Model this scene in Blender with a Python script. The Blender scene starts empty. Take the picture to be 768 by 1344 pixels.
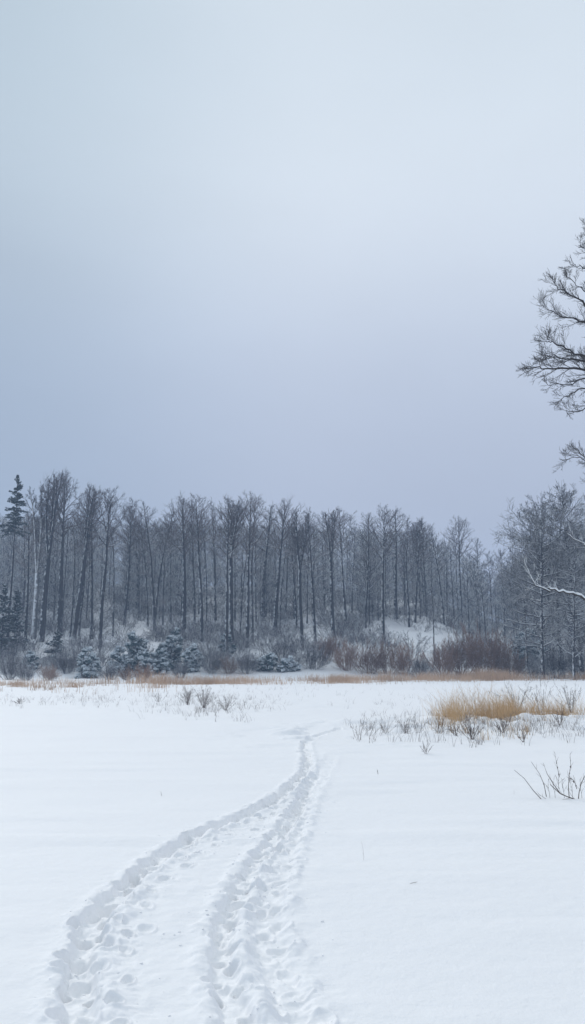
import bpy, math, time
import numpy as np
from mathutils import Vector, Matrix
T0 = time.time()
C = bpy.context.scene.collection
scene = bpy.context.scene

# ------------------------------------------------------------------ camera
F, CX, CY, HZ, CAMZ = 1055.0, 384.0, 672.0, 872.0, 1.6
PITCH = math.atan((HZ - CY) / F)
cam_d = bpy.data.cameras.new('camera'); cam = bpy.data.objects.new('camera', cam_d); C.objects.link(cam)
cam_d.sensor_fit = 'VERTICAL'; cam_d.sensor_height = 24.0; cam_d.lens = 24.0 * F / 1344.0
cam_d.clip_start = 0.05; cam_d.clip_end = 6000
cam.location = (0, 0, CAMZ); cam.rotation_euler = (math.pi / 2 + PITCH, 0, 0)
scene.camera = cam

def ray(px, py):
    r, u = px - CX, CY - py
    c, s = math.cos(PITCH), math.sin(PITCH)
    return np.array([r, F * c - u * s, F * s + u * c])
def at(px, py, D):
    d = ray(px, py); k = D / d[1]
    return np.array([d[0] * k, D, CAMZ + d[2] * k])

# ------------------------------------------------------------------ noise
def _hash(ix, iy, seed):
    h = (ix.astype(np.int64) * 374761393 + iy.astype(np.int64) * 668265263 + seed * 144664) & 0xFFFFFFFF
    h = ((h ^ (h >> 13)) * 1274126177) & 0xFFFFFFFF
    return ((h ^ (h >> 16)) & 0xFFFF) / 65535.0
def vn(x, y, seed=0):
    ix, iy = np.floor(x), np.floor(y)
    fx, fy = x - ix, y - iy
    fx = fx * fx * fx * (fx * (fx * 6 - 15) + 10); fy = fy * fy * fy * (fy * (fy * 6 - 15) + 10)
    a = _hash(ix, iy, seed); b = _hash(ix + 1, iy, seed); c = _hash(ix, iy + 1, seed); d = _hash(ix + 1, iy + 1, seed)
    return (a * (1 - fx) + b * fx) * (1 - fy) + (c * (1 - fx) + d * fx) * fy - 0.5
def fbm(x, y, seed=0, octv=3):
    s, a = 0, 1.0
    for i in range(octv):
        s = s + a * vn(x, y, seed + i * 7); x = x * 2.03 + 3.1; y = y * 2.03 - 1.7; a *= 0.5
    return s
def sstep(a, b, x):
    t = np.clip((x - a) / (b - a), 0, 1); return t * t * (3 - 2 * t)

# ------------------------------------------------------------------ terrain
PX_U = lambda px: (px - CX) / F
def hill(x, y):
    y = np.asarray(y, float); x = np.asarray(x, float)
    u = np.where(y > 20, x / np.maximum(y, 20), 0)
    base = np.interp(y, [0, 91, 97, 110, 125, 150, 185, 260, 3000], [0, 0, 0.9, 3.9, 7.2, 13.6, 19.0, 23.0, 23.0])
    f = np.interp(u, [-0.4, -0.15, 0.16, 0.215, 0.25, 0.40], [1.12, 1.0, .95, 0.66, 0.55, 0.50])
    return base * f + np.where(y > 92, 1, 0) * fbm(x / 9.0, y / 7.0, 41, 3) * 1.1 * sstep(95, 120, y)

# trails in the snow, drawn as footprints along the walked lines
def gpt(px, py):
    d = ray(px, py); k = -CAMZ / d[2]; return np.array([d[0] * k, d[1] * k])
def walk(pxs, step, off, rng, size=(0.15, 0.085), depth=0.085, jit=0.04):
    P = np.array([gpt(*p) for p in pxs])
    # smooth the line
    for _ in range(3):
        Q = [P[0]]
        for a, b in zip(P[:-1], P[1:]): Q += [a * .75 + b * .25, a * .25 + b * .75]
        Q.append(P[-1]); P = np.array(Q)
    seg = np.linalg.norm(np.diff(P, axis=0), axis=1); S = np.concatenate([[0], np.cumsum(seg)])
    out = []; s = 0.05; side = 1
    while s < S[-1]:
        x = np.interp(s, S, P[:, 0]); y = np.interp(s, S, P[:, 1])
        x2 = np.interp(s + .1, S, P[:, 0]); y2 = np.interp(s + .1, S, P[:, 1]); x1 = np.interp(s - .1, S, P[:, 0]); y1 = np.interp(s - .1, S, P[:, 1])
        t = np.array([x2 - x1, y2 - y1]); t /= np.linalg.norm(t) + 1e-9
        n = np.array([-t[1], t[0]])
        c = np.array([x, y]) + n * (side * off + rng.normal(0, jit)) + t * rng.normal(0, jit)
        a = math.atan2(t[1], t[0]) + rng.normal(0, 0.25)
        out.append((c[0], c[1], a, size[0] * rng.uniform(.55, 1.25), size[1] * rng.uniform(.6, 1.35), depth * rng.uniform(.45, 1.3)))
        s += step * rng.uniform(.75, 1.25); side = -side
    return out, P
rg = np.random.default_rng(11)
LEFT = [(96, 1450), (100, 1344), (102, 1262), (126, 1204), (172, 1160), (218, 1122), (268, 1091), (330, 1066), (378, 1039), (402, 1014), (405, 994), (399, 979), (412, 968), (446, 957)]
MID = [(318, 1450), (312, 1344), (290, 1272), (292, 1215), (318, 1166), (349, 1118), (378, 1080), (394, 1050), (412, 1020)]
RGT = [(430, 1450), (396, 1344), (358, 1272), (350, 1215), (356, 1170), (374, 1120), (388, 1086), (400, 1052), (424, 1016), (436, 994)]
LT2 = [(150, 1450), (146, 1344), (144, 1262), (158, 1204), (200, 1162), (246, 1126), (294, 1096), (345, 1072), (388, 1046)]
prints, paths = [], []
for pts, st, of, sz, dp in ((LEFT, .13, .036, (.082, .052), .054), (LT2, .2, .06, (.07, .04), .020), (MID, .13, .046, (.072, .046), .048), (RGT, .17, .065, (.085, .05), .024)):
    o, P = walk(pts, st, of, rg, sz, dp); prints += o; paths.append(P)

def path_dist(x, y, P):
    d = np.full(x.shape, 1e9)
    for a, b in zip(P[:-1:2], P[2::2]):
        ab = b - a; L = ab @ ab + 1e-9
        t = np.clip(((x - a[0]) * ab[0] + (y - a[1]) * ab[1]) / L, 0, 1)
        d = np.minimum(d, np.hypot(x - a[0] - t * ab[0], y - a[1] - t * ab[1]))
    return d

CL = gpt(650, 948)      # centre of the tall grass patch
def surface(x, y, near=None):
    """full snow surface; near = boolean mask where track detail is evaluated"""
    r = np.hypot(x, y)
    z = hill(x, y)
    amp = sstep(1, 8, r)
    z = z + amp * (fbm(x / 6.0, y / 5.0, 3, 2) * 0.05)
    z = z + fbm(x / 1.3 + 0.2 * y, y / 0.55 - .12 * x, 9, 3) * 0.015 * sstep(1.5, 4, r)
    z = z + np.maximum(fbm(x / 2.6, y / 0.8 + x * 0.05, 77, 2), 0.06) * 0.052
    # lumpy snow over buried tussocks round the grass patch and the weeds
    m = np.exp(-(((x - CL[0]) / 4.2) ** 2 + ((y - CL[1] + .8) / 3.0) ** 2)) + .55 * np.exp(-(((x - CL[0] + 5) / 2.2) ** 2 + ((y - 18.5) / 3.0) ** 2))
    z = z + m * (0.05 + np.maximum(fbm(x / .75, y / .6, 21, 4) + .1, 0) * 0.30)
    g = gpt(265, 922)
    m2 = np.exp(-(((x - g[0]) / 5.5) ** 2 + ((y - g[1]) / 6.0) ** 2))
    z = z + m2 * np.abs(fbm(x / .8, y / .8, 25, 3)) * 0.15
    # strip of grass at the field edge: rough
    m3 = sstep(40, 52, y) * (1 - sstep(88, 94, y))
    z = z + m3 * np.abs(fbm(x / 1.6, y / 1.4, 31, 3)) * 0.14
    return z

def track_relief(x, y):
    z = np.zeros_like(x)
    wsum = np.zeros_like(x)
    dl = path_dist(x, y, paths[0]); dm = path_dist(x, y, paths[2]); dr = path_dist(x, y, paths[3]); dl2 = path_dist(x, y, paths[1])
    wob = fbm(x / .12, y / .12, 55, 3)
    far = 1 - .45 * sstep(12, 20, y)
    for d, w, dep in ((dl, .092, .050), (dm, .085, .034), (dr, .10, .020)):
        dd = d + wob * 0.05
        t = 1 - sstep(w * .55, w * 1.15, dd)
        z -= t * dep
        z += np.exp(-((dd - w * 1.45) / .05) ** 2) * 0.018 * (1 + 1.6 * vn(x / .15, y / .15, 66))
    zone = np.exp(-(np.minimum(np.minimum(dl, dl2), np.minimum(dm, dr)) / .22) ** 2)
    z += zone * (fbm(x / .075, y / .075, 71, 3) * 0.017 + fbm(x / .2, y / .18, 72, 2) * 0.018)
    # between the lines the snow is trodden and softly lumpy
    gp = np.exp(-(np.minimum(dm, dr) / .5) ** 2) * .6 + np.exp(-(dl2 / .45) ** 2) * .5
    z += gp * (np.maximum(fbm(x / .3, y / .28, 81, 3), -.15) * 0.030)
    pr = np.zeros_like(x); rim = np.zeros_like(x)
    order = np.argsort(y); ys = y[order]
    for (cx, cy, a, sa, sb, dep) in prints:
        i0, i1 = np.searchsorted(ys, cy - .45), np.searchsorted(ys, cy + .45)
        idx = order[i0:i1]
        if len(idx) == 0: continue
        dx, dy = x[idx] - cx, y[idx] - cy
        ca, sn = math.cos(a), math.sin(a)
        u = (dx * ca + dy * sn) / sa; v = (-dx * sn + dy * ca) / sb
        q = np.sqrt(u * u + v * v) + wob[idx] * .35
        pr[idx] = np.maximum(pr[idx], (1 - sstep(.55, 1.08, q)) * dep)
        rim[idx] = np.maximum(rim[idx], np.exp(-((q - 1.28) / .2) ** 2) * 0.010)
    side = 1 - .7 * sstep(9.5, 13, y) * sstep(.12, .25, dl)      # only one trail stays clear far out
    return (z - pr + rim * (pr < .01)) * far * side

def ground_z(x, y):
    return float(surface(np.array([x], float), np.array([y], float))[0])

def on_ground(px, py):
    """terrain point seen at a photo position"""
    d = ray(px, py)
    ks = np.linspace(2, 260, 2600) / d[1]
    X, Y, Z = d[0] * ks, d[1] * ks, CAMZ + d[2] * ks
    H = surface(X, Y)
    below = np.nonzero(Z < H)[0]
    i = below[0] if len(below) else int(np.argmin(np.abs(Z - H) + (Y < 90) * 50))
    return np.array([X[i], Y[i], H[i]])

# ------------------------------------------------------------------ mesh helpers
def make_mesh(name, V, Q, mats, midx=None, smooth=False):
    me = bpy.data.meshes.new(name)
    V = np.ascontiguousarray(V, np.float32); Q = np.ascontiguousarray(Q, np.int32)
    k = Q.shape[1]
    me.vertices.add(len(V)); me.vertices.foreach_set('co', V.ravel())
    me.loops.add(Q.size); me.loops.foreach_set('vertex_index', Q.ravel())
    me.polygons.add(len(Q)); me.polygons.foreach_set('loop_start', np.arange(0, Q.size, k, dtype=np.int32))
    me.polygons.foreach_set('loop_total', np.full(len(Q), k, np.int32))
    for m in mats: me.materials.append(m)
    if midx is not None: me.polygons.foreach_set('material_index', np.ascontiguousarray(midx, np.int32))
    if smooth: me.polygons.foreach_set('use_smooth', np.ones(len(Q), bool))
    me.update(calc_edges=True); return me
def link(name, me, parent=None, **props):
    o = bpy.data.objects.new(name, me); C.objects.link(o); o.parent = parent
    for k, v in props.items():
        if v is not None: o[k] = v
    return o
def empty(name, loc, **props):
    o = link(name, None, **props); o.location = loc; o.empty_display_size = .3; return o

class Lines:
    """collects tapered branches (polylines with a radius per point) and turns them into tubes"""
    def __init__(s): s.g = {}
    def add(s, pts, rad, sides=4, mat=0):
        s.g.setdefault((len(pts), sides, mat), []).append((pts, rad))
    def arrays(s):
        VV, QQ, MM, base = [], [], [], 0
        for (n, k, mat), L in s.g.items():
            P = np.array([a for a, _ in L], float); R = np.array([b for _, b in L], float); m = len(L)
            T = np.empty_like(P); T[:, 1:-1] = P[:, 2:] - P[:, :-2]; T[:, 0] = P[:, 1] - P[:, 0]; T[:, -1] = P[:, -1] - P[:, -2]
            T /= np.linalg.norm(T, axis=2, keepdims=True) + 1e-9
            up = np.zeros_like(T); up[..., 2] = 1
            vert = np.abs(T[..., 2:3]) > .95; up = np.where(vert, np.array([0, 1, 0]), up)
            S = np.cross(T, up); S /= np.linalg.norm(S, axis=2, keepdims=True) + 1e-9
            U = np.cross(S, T)
            ang = np.arange(k) / k * 2 * math.pi + (math.pi / 2)
            V = P[:, :, None] + R[:, :, None, None] * (S[:, :, None] * np.cos(ang)[:, None] + U[:, :, None] * np.sin(ang)[:, None])
            idx = base + np.arange(m * n * k).reshape(m, n, k)
            j = np.roll(np.arange(k), -1)
            q = np.stack([idx[:, :-1, :], idx[:, :-1][:, :, j], idx[:, 1:][:, :, j], idx[:, 1:, :]], -1).reshape(-1, 4)
            VV.append(V.reshape(-1, 3)); QQ.append(q); MM.append(np.full(len(q), mat)); base += m * n * k
        return np.concatenate(VV), np.concatenate(QQ), np.concatenate(MM)
def unit(v): return v / (np.linalg.norm(v) + 1e-9)
def scatter(pieces, places, rng, tint=None):
    """merge transformed copies of (V, Q, M) pieces: one mass"""
    VV, QQ, MM, b = [], [], [], 0
    for (x, y, z, s, sz) in places:
        V, Q, M = pieces[rng.integers(len(pieces))]
        a = rng.uniform(0, 6.283); c, n = math.cos(a), math.sin(a)
        W = np.empty_like(V); W[:, 0] = (V[:, 0] * c - V[:, 1] * n) * s + x; W[:, 1] = (V[:, 0] * n + V[:, 1] * c) * s + y; W[:, 2] = V[:, 2] * sz + z
        VV.append(W); QQ.append(Q + b); MM.append(M); b += len(V)
    return np.concatenate(VV), np.concatenate(QQ), np.concatenate(MM)

# ------------------------------------------------------------------ materials
def new_mat(name):
    m = bpy.data.materials.new(name); m.use_nodes = True
    nt = m.node_tree; b = nt.nodes['Principled BSDF']; return m, nt, b
def nd(nt, t, **kw):
    n = nt.nodes.new(t)
    for k, v in kw.items(): setattr(n, k, v)
    return n
def mathn(nt, op, a, b=None, c=None):
    n = nd(nt, 'ShaderNodeMath', operation=op)
    for i, v in enumerate((a, b, c)):
        if v is None: continue
        if isinstance(v, (int, float)): n.inputs[i].default_value = v
        else: nt.links.new(v, n.inputs[i])
    return n.outputs[0]
def noise(nt, scale, detail=3, coord=None, rough=.5):
    n = nd(nt, 'ShaderNodeTexNoise'); n.inputs['Scale'].default_value = scale; n.inputs['Detail'].default_value = detail; n.inputs['Roughness'].default_value = rough
    if coord is None:
        g = nd(nt, 'ShaderNodeNewGeometry'); coord = g.outputs['Position']
    nt.links.new(coord, n.inputs['Vector']); return n.outputs['Fac']
def mix(nt, fac, a, b):
    n = nd(nt, 'ShaderNodeMix', data_type='RGBA')
    if isinstance(fac, (int, float)): n.inputs[0].default_value = fac
    else: nt.links.new(fac, n.inputs[0])
    for i, v in ((6, a), (7, b)):
        if isinstance(v, tuple): n.inputs[i].default_value = (*v, 1)
        else: nt.links.new(v, n.inputs[i])
    return n.outputs[2]
SNOWC = (0.86, 0.88, 0.90)
def bark_mat(name, c1, c2, snow=.45, plaster=.0, top_less=0.0, nscale=.9):
    """bark with snow lying on whatever faces up and, blown by the wind, on one side of the stems"""
    m, nt, b = new_mat(name)
    g = nd(nt, 'ShaderNodeNewGeometry'); sp = nd(nt, 'ShaderNodeSeparateXYZ'); nt.links.new(g.outputs['Normal'], sp.inputs[0])
    pos = nd(nt, 'ShaderNodeSeparateXYZ'); nt.links.new(g.outputs['Position'], pos.inputs[0])
    n1 = noise(nt, nscale, 4); n2 = noise(nt, 6.0, 2)
    col = mix(nt, n2, c1, c2)
    oi = nd(nt, 'ShaderNodeObjectInfo')
    hs = nd(nt, 'ShaderNodeHueSaturation'); nt.links.new(col, hs.inputs['Color'])
    nt.links.new(mathn(nt, 'MULTIPLY_ADD', oi.outputs['Random'], .5, .75), hs.inputs['Value'])
    # snow score: upward facing + noise
    s = mathn(nt, 'MULTIPLY_ADD', n1, 1.5, -.75)
    s = mathn(nt, 'ADD', s, sp.outputs['Z'])
    s = mathn(nt, 'ADD', s, snow - 1.0)
    if top_less:
        hgt = mathn(nt, 'MULTIPLY_ADD', pos.outputs['Z'], -top_less, top_less * 14)
        s = mathn(nt, 'ADD', s, mathn(nt, 'MINIMUM', hgt, .45))
    fac = nd(nt, 'ShaderNodeClamp'); nt.links.new(mathn(nt, 'MULTIPLY', s, 6.0), fac.inputs[0]); fac = fac.outputs[0]
    if plaster:
        w = mathn(nt, 'ADD', mathn(nt, 'MULTIPLY', sp.outputs['X'], -.85), mathn(nt, 'MULTIPLY', sp.outputs['Y'], -.35))
        n3 = noise(nt, 2.2, 5, rough=.7)
        w = mathn(nt, 'ADD', w, mathn(nt, 'MULTIPLY_ADD', n3, 3.0, -1.5 + plaster - 1.0))
        c2_ = nd(nt, 'ShaderNodeClamp'); nt.links.new(mathn(nt, 'MULTIPLY', w, 4.0), c2_.inputs[0])
        fac = mathn(nt, 'MAXIMUM', fac, mathn(nt, 'MULTIPLY', c2_.outputs[0], .8))
    nt.links.new(mix(nt, fac, hs.outputs['Color'], SNOWC), b.inputs['Base Color'])
    b.inputs['Roughness'].default_value = .85; b.inputs['Specular IOR Level'].default_value = .2
    return m
def flat_mat(name, c1, c2, scale=1.0, rough=.8, c3=None):
    m, nt, b = new_mat(name)
    col = mix(nt, noise(nt, scale, 3), c1, c2)
    if c3:
        r = nd(nt, 'ShaderNodeMapRange'); nt.links.new(noise(nt, scale * .37, 2), r.inputs[0]); r.inputs[1].default_value = .45; r.inputs[2].default_value = .62
        col = mix(nt, r.outputs[0], col, c3)
    nt.links.new(col, b.inputs['Base Color']); b.inputs['Roughness'].default_value = rough; b.inputs['Specular IOR Level'].default_value = .2
    return m
M_TRUNK = bark_mat('dark_bark_with_blown_snow', (.014, .014, .017), (.042, .039, .040), snow=.2, plaster=.28, nscale=2.0)
M_PALE = bark_mat('pale_bark_with_blown_snow', (.09, .09, .09), (.22, .22, .22), snow=.3, plaster=.9, nscale=2.0)
M_TWIG = bark_mat('bare_twigs_with_snow', (.052, .040, .040), (.100, .078, .073), snow=.46, top_less=.030)
M_BRUSH = bark_mat('snowy_brush_twigs', (.045, .041, .048), (.095, .082, .090), snow=.74)
M_FARW = bark_mat('far_wood_twigs', (.042, .041, .047), (.082, .079, .086), snow=.82)
M_RED = bark_mat('red_brown_shrub_twigs', (.165, .095, .070), (.28, .170, .120), snow=.44)
M_BIG = bark_mat('spreading_tree_twigs', (.030, .029, .032), (.062, .057, .060), snow=.62, top_less=.014)
M_DARKB = bark_mat('dark_branches_of_near_tree', (.030, .028, .030), (.070, .062, .060), snow=.02, nscale=3)
M_SNOWB = bark_mat('branch_loaded_with_snow', (.035, .032, .032), (.07, .062, .060), snow=1.25, nscale=2)
M_STEM = flat_mat('dry_weed_stem', (.055, .040, .034), (.13, .095, .080), 8)
M_WEED = flat_mat('grey_weed_stem', (.15, .125, .12), (.28, .24, .22), 5)
M_STRAW = flat_mat('dry_straw_grass', (.54, .35, .18), (.70, .50, .29), 1.2, c3=(.42, .27, .14))
M_STRIP = flat_mat('dry_grass_far', (.50, .33, .22), (.66, .48, .34), .35, c3=(.38, .26, .18))
M_LEAF = flat_mat('evergreen_leaf', (.018, .050, .055), (.038, .092, .098), 3, .6)
M_NEEDLE = flat_mat('spruce_needles', (.014, .030, .032), (.030, .052, .050), 3, .7)
M_SNOW = flat_mat('snow_on_leaves', (.62, .68, .72), (.84, .87, .89), 6, .9)

def snow_ground():
    m, nt, b = new_mat('snow')
    g = nd(nt, 'ShaderNodeNewGeometry')
    col = mix(nt, noise(nt, .4, 3), (.885, .885, .895), (.92, .92, .925))
    nt.links.new(col, b.inputs['Base Color'])
    b.inputs['Roughness'].default_value = .75; b.inputs['Specular IOR Level'].default_value = .25
    b.inputs['Subsurface Weight'].default_value = 0
    bp = nd(nt, 'ShaderNodeBump'); bp.inputs['Strength'].default_value = .8; bp.inputs['Distance'].default_value = .012
    a = noise(nt, 45, 4, rough=.65); c = noise(nt, 9, 3)
    nt.links.new(mathn(nt, 'ADD', mathn(nt, 'MULTIPLY', a, .45), c), bp.inputs['Height'])
    nt.links.new(bp.outputs[0], b.inputs['Normal'])
    return m
M_GROUND = snow_ground()

# ------------------------------------------------------------------ ground: one sheet, finer near the walked trails
th_f = np.linspace(-.44, .44, 760); th_b = np.linspace(.44, 2 * math.pi - .44, 90)[1:-1]
th = np.concatenate([th_f, th_b])
rr = [0.4]
while rr[-1] < 3000:
    r = rr[-1]
    rr.append(r * (1.06 if r < 2.6 else 1.0024 if r < 14 else 1.0042 if r < 32 else 1.007 if r < 200 else 1.06))
rr = np.array(rr); nr, nt_ = len(rr), len(th)
RR, TT = np.meshgrid(rr, th, indexing='ij')
X = (RR * np.sin(TT)).ravel(); Y = (RR * np.cos(TT)).ravel()
Z = surface(X, Y)
msk = (Y > 2.3) & (Y < 24) & (np.abs(X) < 6)
idx = np.nonzero(msk)[0]
Z[idx] += track_relief(X[idx], Y[idx])
V = np.stack([X, Y, Z], 1)
I = np.arange(nr * nt_).reshape(nr, nt_); J = np.roll(I, -1, axis=1)
Qd = np.stack([I[:-1], I[1:], J[1:], J[:-1]], -1).reshape(-1, 4)
V = np.vstack([V, [[0, 0, float(Z[:nt_].mean())]]])
me = make_mesh('ground', V, Qd[:, ::-1], [M_GROUND], smooth=True)
import bmesh
cap = bmesh.new(); cap.from_mesh(me); cap.verts.ensure_lookup_table()
cv = cap.verts[len(V) - 1]
for j in range(nt_):
    f = cap.faces.new((cv, cap.verts[(j + 1) % nt_], cap.verts[j])); f.smooth = True
bmesh.ops.recalc_face_normals(cap, faces=cap.faces)
cap.to_mesh(me); cap.free()
if me.polygons[1000].normal.z < 0: me.flip_normals()
link('ground', me, kind='structure', label='snow covered field and slope with trodden trails')
print('ground', len(V), round(time.time() - T0, 1))

# ------------------------------------------------------------------ trees
def curve_pts(p, d, L, n, bend, rng, wob=.12, droop=0.0):
    """n points from p, direction d turning towards +z by bend"""
    pts = [p]; s = L / (n - 1)
    for i in range(n - 1):
        d = unit(d + np.array([0, 0, bend - droop]) / (n - 1) + rng.normal(0, wob, 3))
        pts.append(pts[-1] + d * s)
    return np.array(pts)
def perp(d, rng):
    a = unit(np.cross(d, rng.normal(0, 1, 3))); return a
def fan_out(L, pts, r0, rng, lvl, cnt, ln, ang, rmin, bend=.35, sides=4, mat=0, t0=.15, wob=.13):
    """side branches along a branch, recursively"""
    n = len(pts)
    for i in range(cnt[0]):
        t = t0 + (1 - t0) * (i + rng.uniform(0, .9)) / cnt[0]
        k = min(int(t * (n - 1)), n - 2); f = t * (n - 1) - k
        p = pts[k] * (1 - f) + pts[k + 1] * f; d0 = unit(pts[k + 1] - pts[k])
        a = ang * rng.uniform(.7, 1.25)
        d = unit(d0 * math.cos(a) + perp(d0, rng) * math.sin(a))
        ll = ln[0] * (1.15 - .65 * t) * rng.uniform(.6, 1.25)
        m = 4 if len(cnt) > 1 else 3
        if wob < .1: ll *= rng.uniform(.7, 1.3)
        q = curve_pts(p, d, ll, m, bend, rng, wob)
        rb = max(r0 * (1 - .7 * t) * .55, rmin)
        L.add(q, np.linspace(rb, max(rb * .35, rmin * .6), m), sides, mat)
        if len(cnt) > 1: fan_out(L, q, rb, rng, lvl + 1, cnt[1:], ln[1:], ang, rmin, bend, sides, mat, .1, wob)

def gen_tree(seed, H=20., r0=.2, crown0=.5, width=2.6, stems=1, fork=.35, nb=30, fine=(8, 5), up=.30, dead=22, rmin=.0105, lean=0, asc=.50, topw=.55):
    """returns (trunk arrays, crown arrays)"""
    rng = np.random.default_rng(seed)
    TR, CR = Lines(), Lines()
    n = 16
    def stem_path(p, d, L, r, m, w=.022):
        pts = [p]
        drift = rng.normal(0, .02, 3)
        for i in range(m - 1):
            d = unit(d + rng.normal(0, w, 3) * [1, 1, 0] + drift * [.3, .3, 0] + np.array([0, 0, .03])); pts.append(pts[-1] + d * L / (m - 1))
        return np.array(pts)
    P0 = np.array([0, 0, -.6]); d0 = unit(np.array([lean, rng.normal(0, .01), 1.]))
    tops = []
    if stems == 1:
        P = stem_path(P0, d0, H + .6, r0, n); R = r0 * (1 - np.linspace(0, 1, n)) ** .75 + .022; R[0] *= 1.35
        TR.add(P, R, 7, 0); tops.append((P, R, crown0))
    else:
        hf = H * fork; m0 = 7
        P = stem_path(P0, d0, hf + .6, r0, m0); R = np.linspace(r0 * 1.25, r0 * .95, m0); TR.add(P, R, 7, 0)
        a0 = rng.uniform(0, 6.28)
        for s in range(stems):
            a = a0 + s * 6.283 / stems + rng.normal(0, .3)
            sp = rng.uniform(.10, .24) if fork > .25 else rng.uniform(.04, .13)
            d = unit(np.array([math.cos(a) * sp, math.sin(a) * sp, 1.]))
            L = (H - hf) * rng.uniform(.86, 1.0)
            q = stem_path(P[-1] - np.array([0, 0, .15]), d, L, r0, 12, .035); rq = r0 * .68 * (1 - np.linspace(0, 1, 12)) ** .75 + .02
            TR.add(q, rq, 6, 0); tops.append((q, rq, max(0.12, (crown0 * H - hf) / L)))
    for P, R, c0 in tops:
        m = len(P); Ltot = np.linalg.norm(np.diff(P, axis=0), axis=1).sum(); k_n = max(8, int(nb / (1 + .45 * (len(tops) - 1))))
        for i in range(k_n):
            u = (i + rng.uniform(0, .8)) / k_n; t = c0 + (1 - c0) * u * .985
            k = min(int(t * (m - 1)), m - 2); f = t * (m - 1) - k
            p = P[k] * (1 - f) + P[k + 1] * f; rs = R[k] * (1 - f) + R[k + 1] * f
            az = i * 2.4 + rng.uniform(-.5, .5)
            shape = (.55 + .9 * math.sin(math.pi * min(1, u * .9 + .12))) * (1 - topw * u)
            ll = width * shape * rng.uniform(.65, 1.2)
            el = asc * rng.uniform(.5, 1.35) + .18 * u
            d = np.array([math.cos(az) * math.cos(el), math.sin(az) * math.cos(el), math.sin(el)])
            q = curve_pts(p, d, ll, 6, up, rng, .10); rb = min(rs * .55, .02 + ll * .013)
            CR.add(q, np.linspace(rb, rmin, 6), 4, 0)
            fan_out(CR, q, rb, rng, 1, fine, (ll * .42, ll * .2), .75, rmin, up * .8)
        # leader twigs
        fan_out(CR, P[-4:], .03, rng, 1, (8, 4), (width * .45, width * .18), .6, rmin, .5)
    P = tops[0][0] if stems == 1 else P
    base = tops[0][0]; m = len(base)
    for i in range(dead):
        t = rng.uniform(.12, .9) * (crown0 if stems == 1 else .3); k = min(int(t * (m - 1)), m - 2); p = base[k] + (base[k + 1] - base[k]) * (t * (m - 1) - k)
        az = rng.uniform(0, 6.28); el = rng.uniform(-.25, .35); ll = rng.uniform(.8, 2.9)
        q = curve_pts(p, np.array([math.cos(az), math.sin(az), math.sin(el)]), ll, 5, -.1, rng, .12)
        CR.add(q, np.linspace(.028, .009, 5), 4, 0)
        fan_out(CR, q, .02, rng, 1, (5, 3), (ll * .45, ll * .2), .8, rmin, .05)
    return TR.arrays(), CR.arrays()

VARIANTS = {}
def variant(key, tm=M_TRUNK, cm=M_TWIG, **kw):
    t, c = gen_tree(**kw)
    VARIANTS[key] = (make_mesh('trunk', t[0], t[1], [tm], smooth=True), make_mesh('crown', c[0], c[1], [cm]), kw.get('H', 20.))
# slim straight trees of the main row
variant('slim_a', seed=1, width=3.0, crown0=.52, nb=34, r0=0.23, dead=14)
variant('slim_b', seed=2, width=3.6, crown0=.60, nb=30, r0=0.22, dead=10)
variant('slim_c', seed=3, width=2.5, crown0=.45, nb=36, r0=0.20, dead=16, up=0.42)
variant('slim_d', seed=4, width=4.1, crown0=.62, nb=28, r0=0.25, dead=12, asc=0.68)
variant('thick_a', seed=5, width=3.8, crown0=.50, nb=32, r0=0.38, dead=14)
variant('thick_b', seed=6, width=4.5, crown0=.58, nb=32, r0=0.36, dead=10, asc=0.68)
variant('vase_a', seed=7, stems=3, fork=.52, width=2.7, crown0=.62, nb=36, r0=0.26, asc=0.81, up=0.48)
variant('vase_b', seed=8, stems=2, fork=.60, width=3.0, crown0=.66, nb=34, r0=0.24, asc=0.81, up=0.48)
variant('vase_c', seed=9, stems=4, fork=.46, width=2.5, crown0=.60, nb=40, r0=0.31, asc=0.85, up=0.54, tm=M_TRUNK)
variant('twin', seed=10, stems=2, fork=.05, width=3.0, crown0=.55, nb=40, r0=0.29)
variant('pale', seed=12, stems=3, fork=.42, width=2.1, crown0=.58, nb=36, r0=0.28, asc=0.89, up=0.54, tm=M_PALE)
variant('thin', seed=13, width=1.9, crown0=.72, nb=16, r0=0.15, dead=10)
variant('feather', seed=14, width=4.6, crown0=.30, nb=46, r0=0.20, dead=6, up=0.30, cm=M_TWIG)
variant('pole', seed=15, width=.5, crown0=.8, nb=6, r0=.11, dead=3, H=12.)
variant('broad', seed=16, stems=1, width=5.6, crown0=.16, nb=64, r0=.24, asc=.22, up=.10, fine=(8, 6), dead=8, cm=M_BIG, topw=.35, rmin=.016)
variant('broad_b', seed=17, stems=2, fork=.4, width=4.6, crown0=.22, nb=66, r0=.24, asc=.30, up=.14, fine=(8, 6), dead=8, cm=M_BIG, topw=.3, rmin=.016)
print('variants', round(time.time() - T0, 1))

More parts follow.
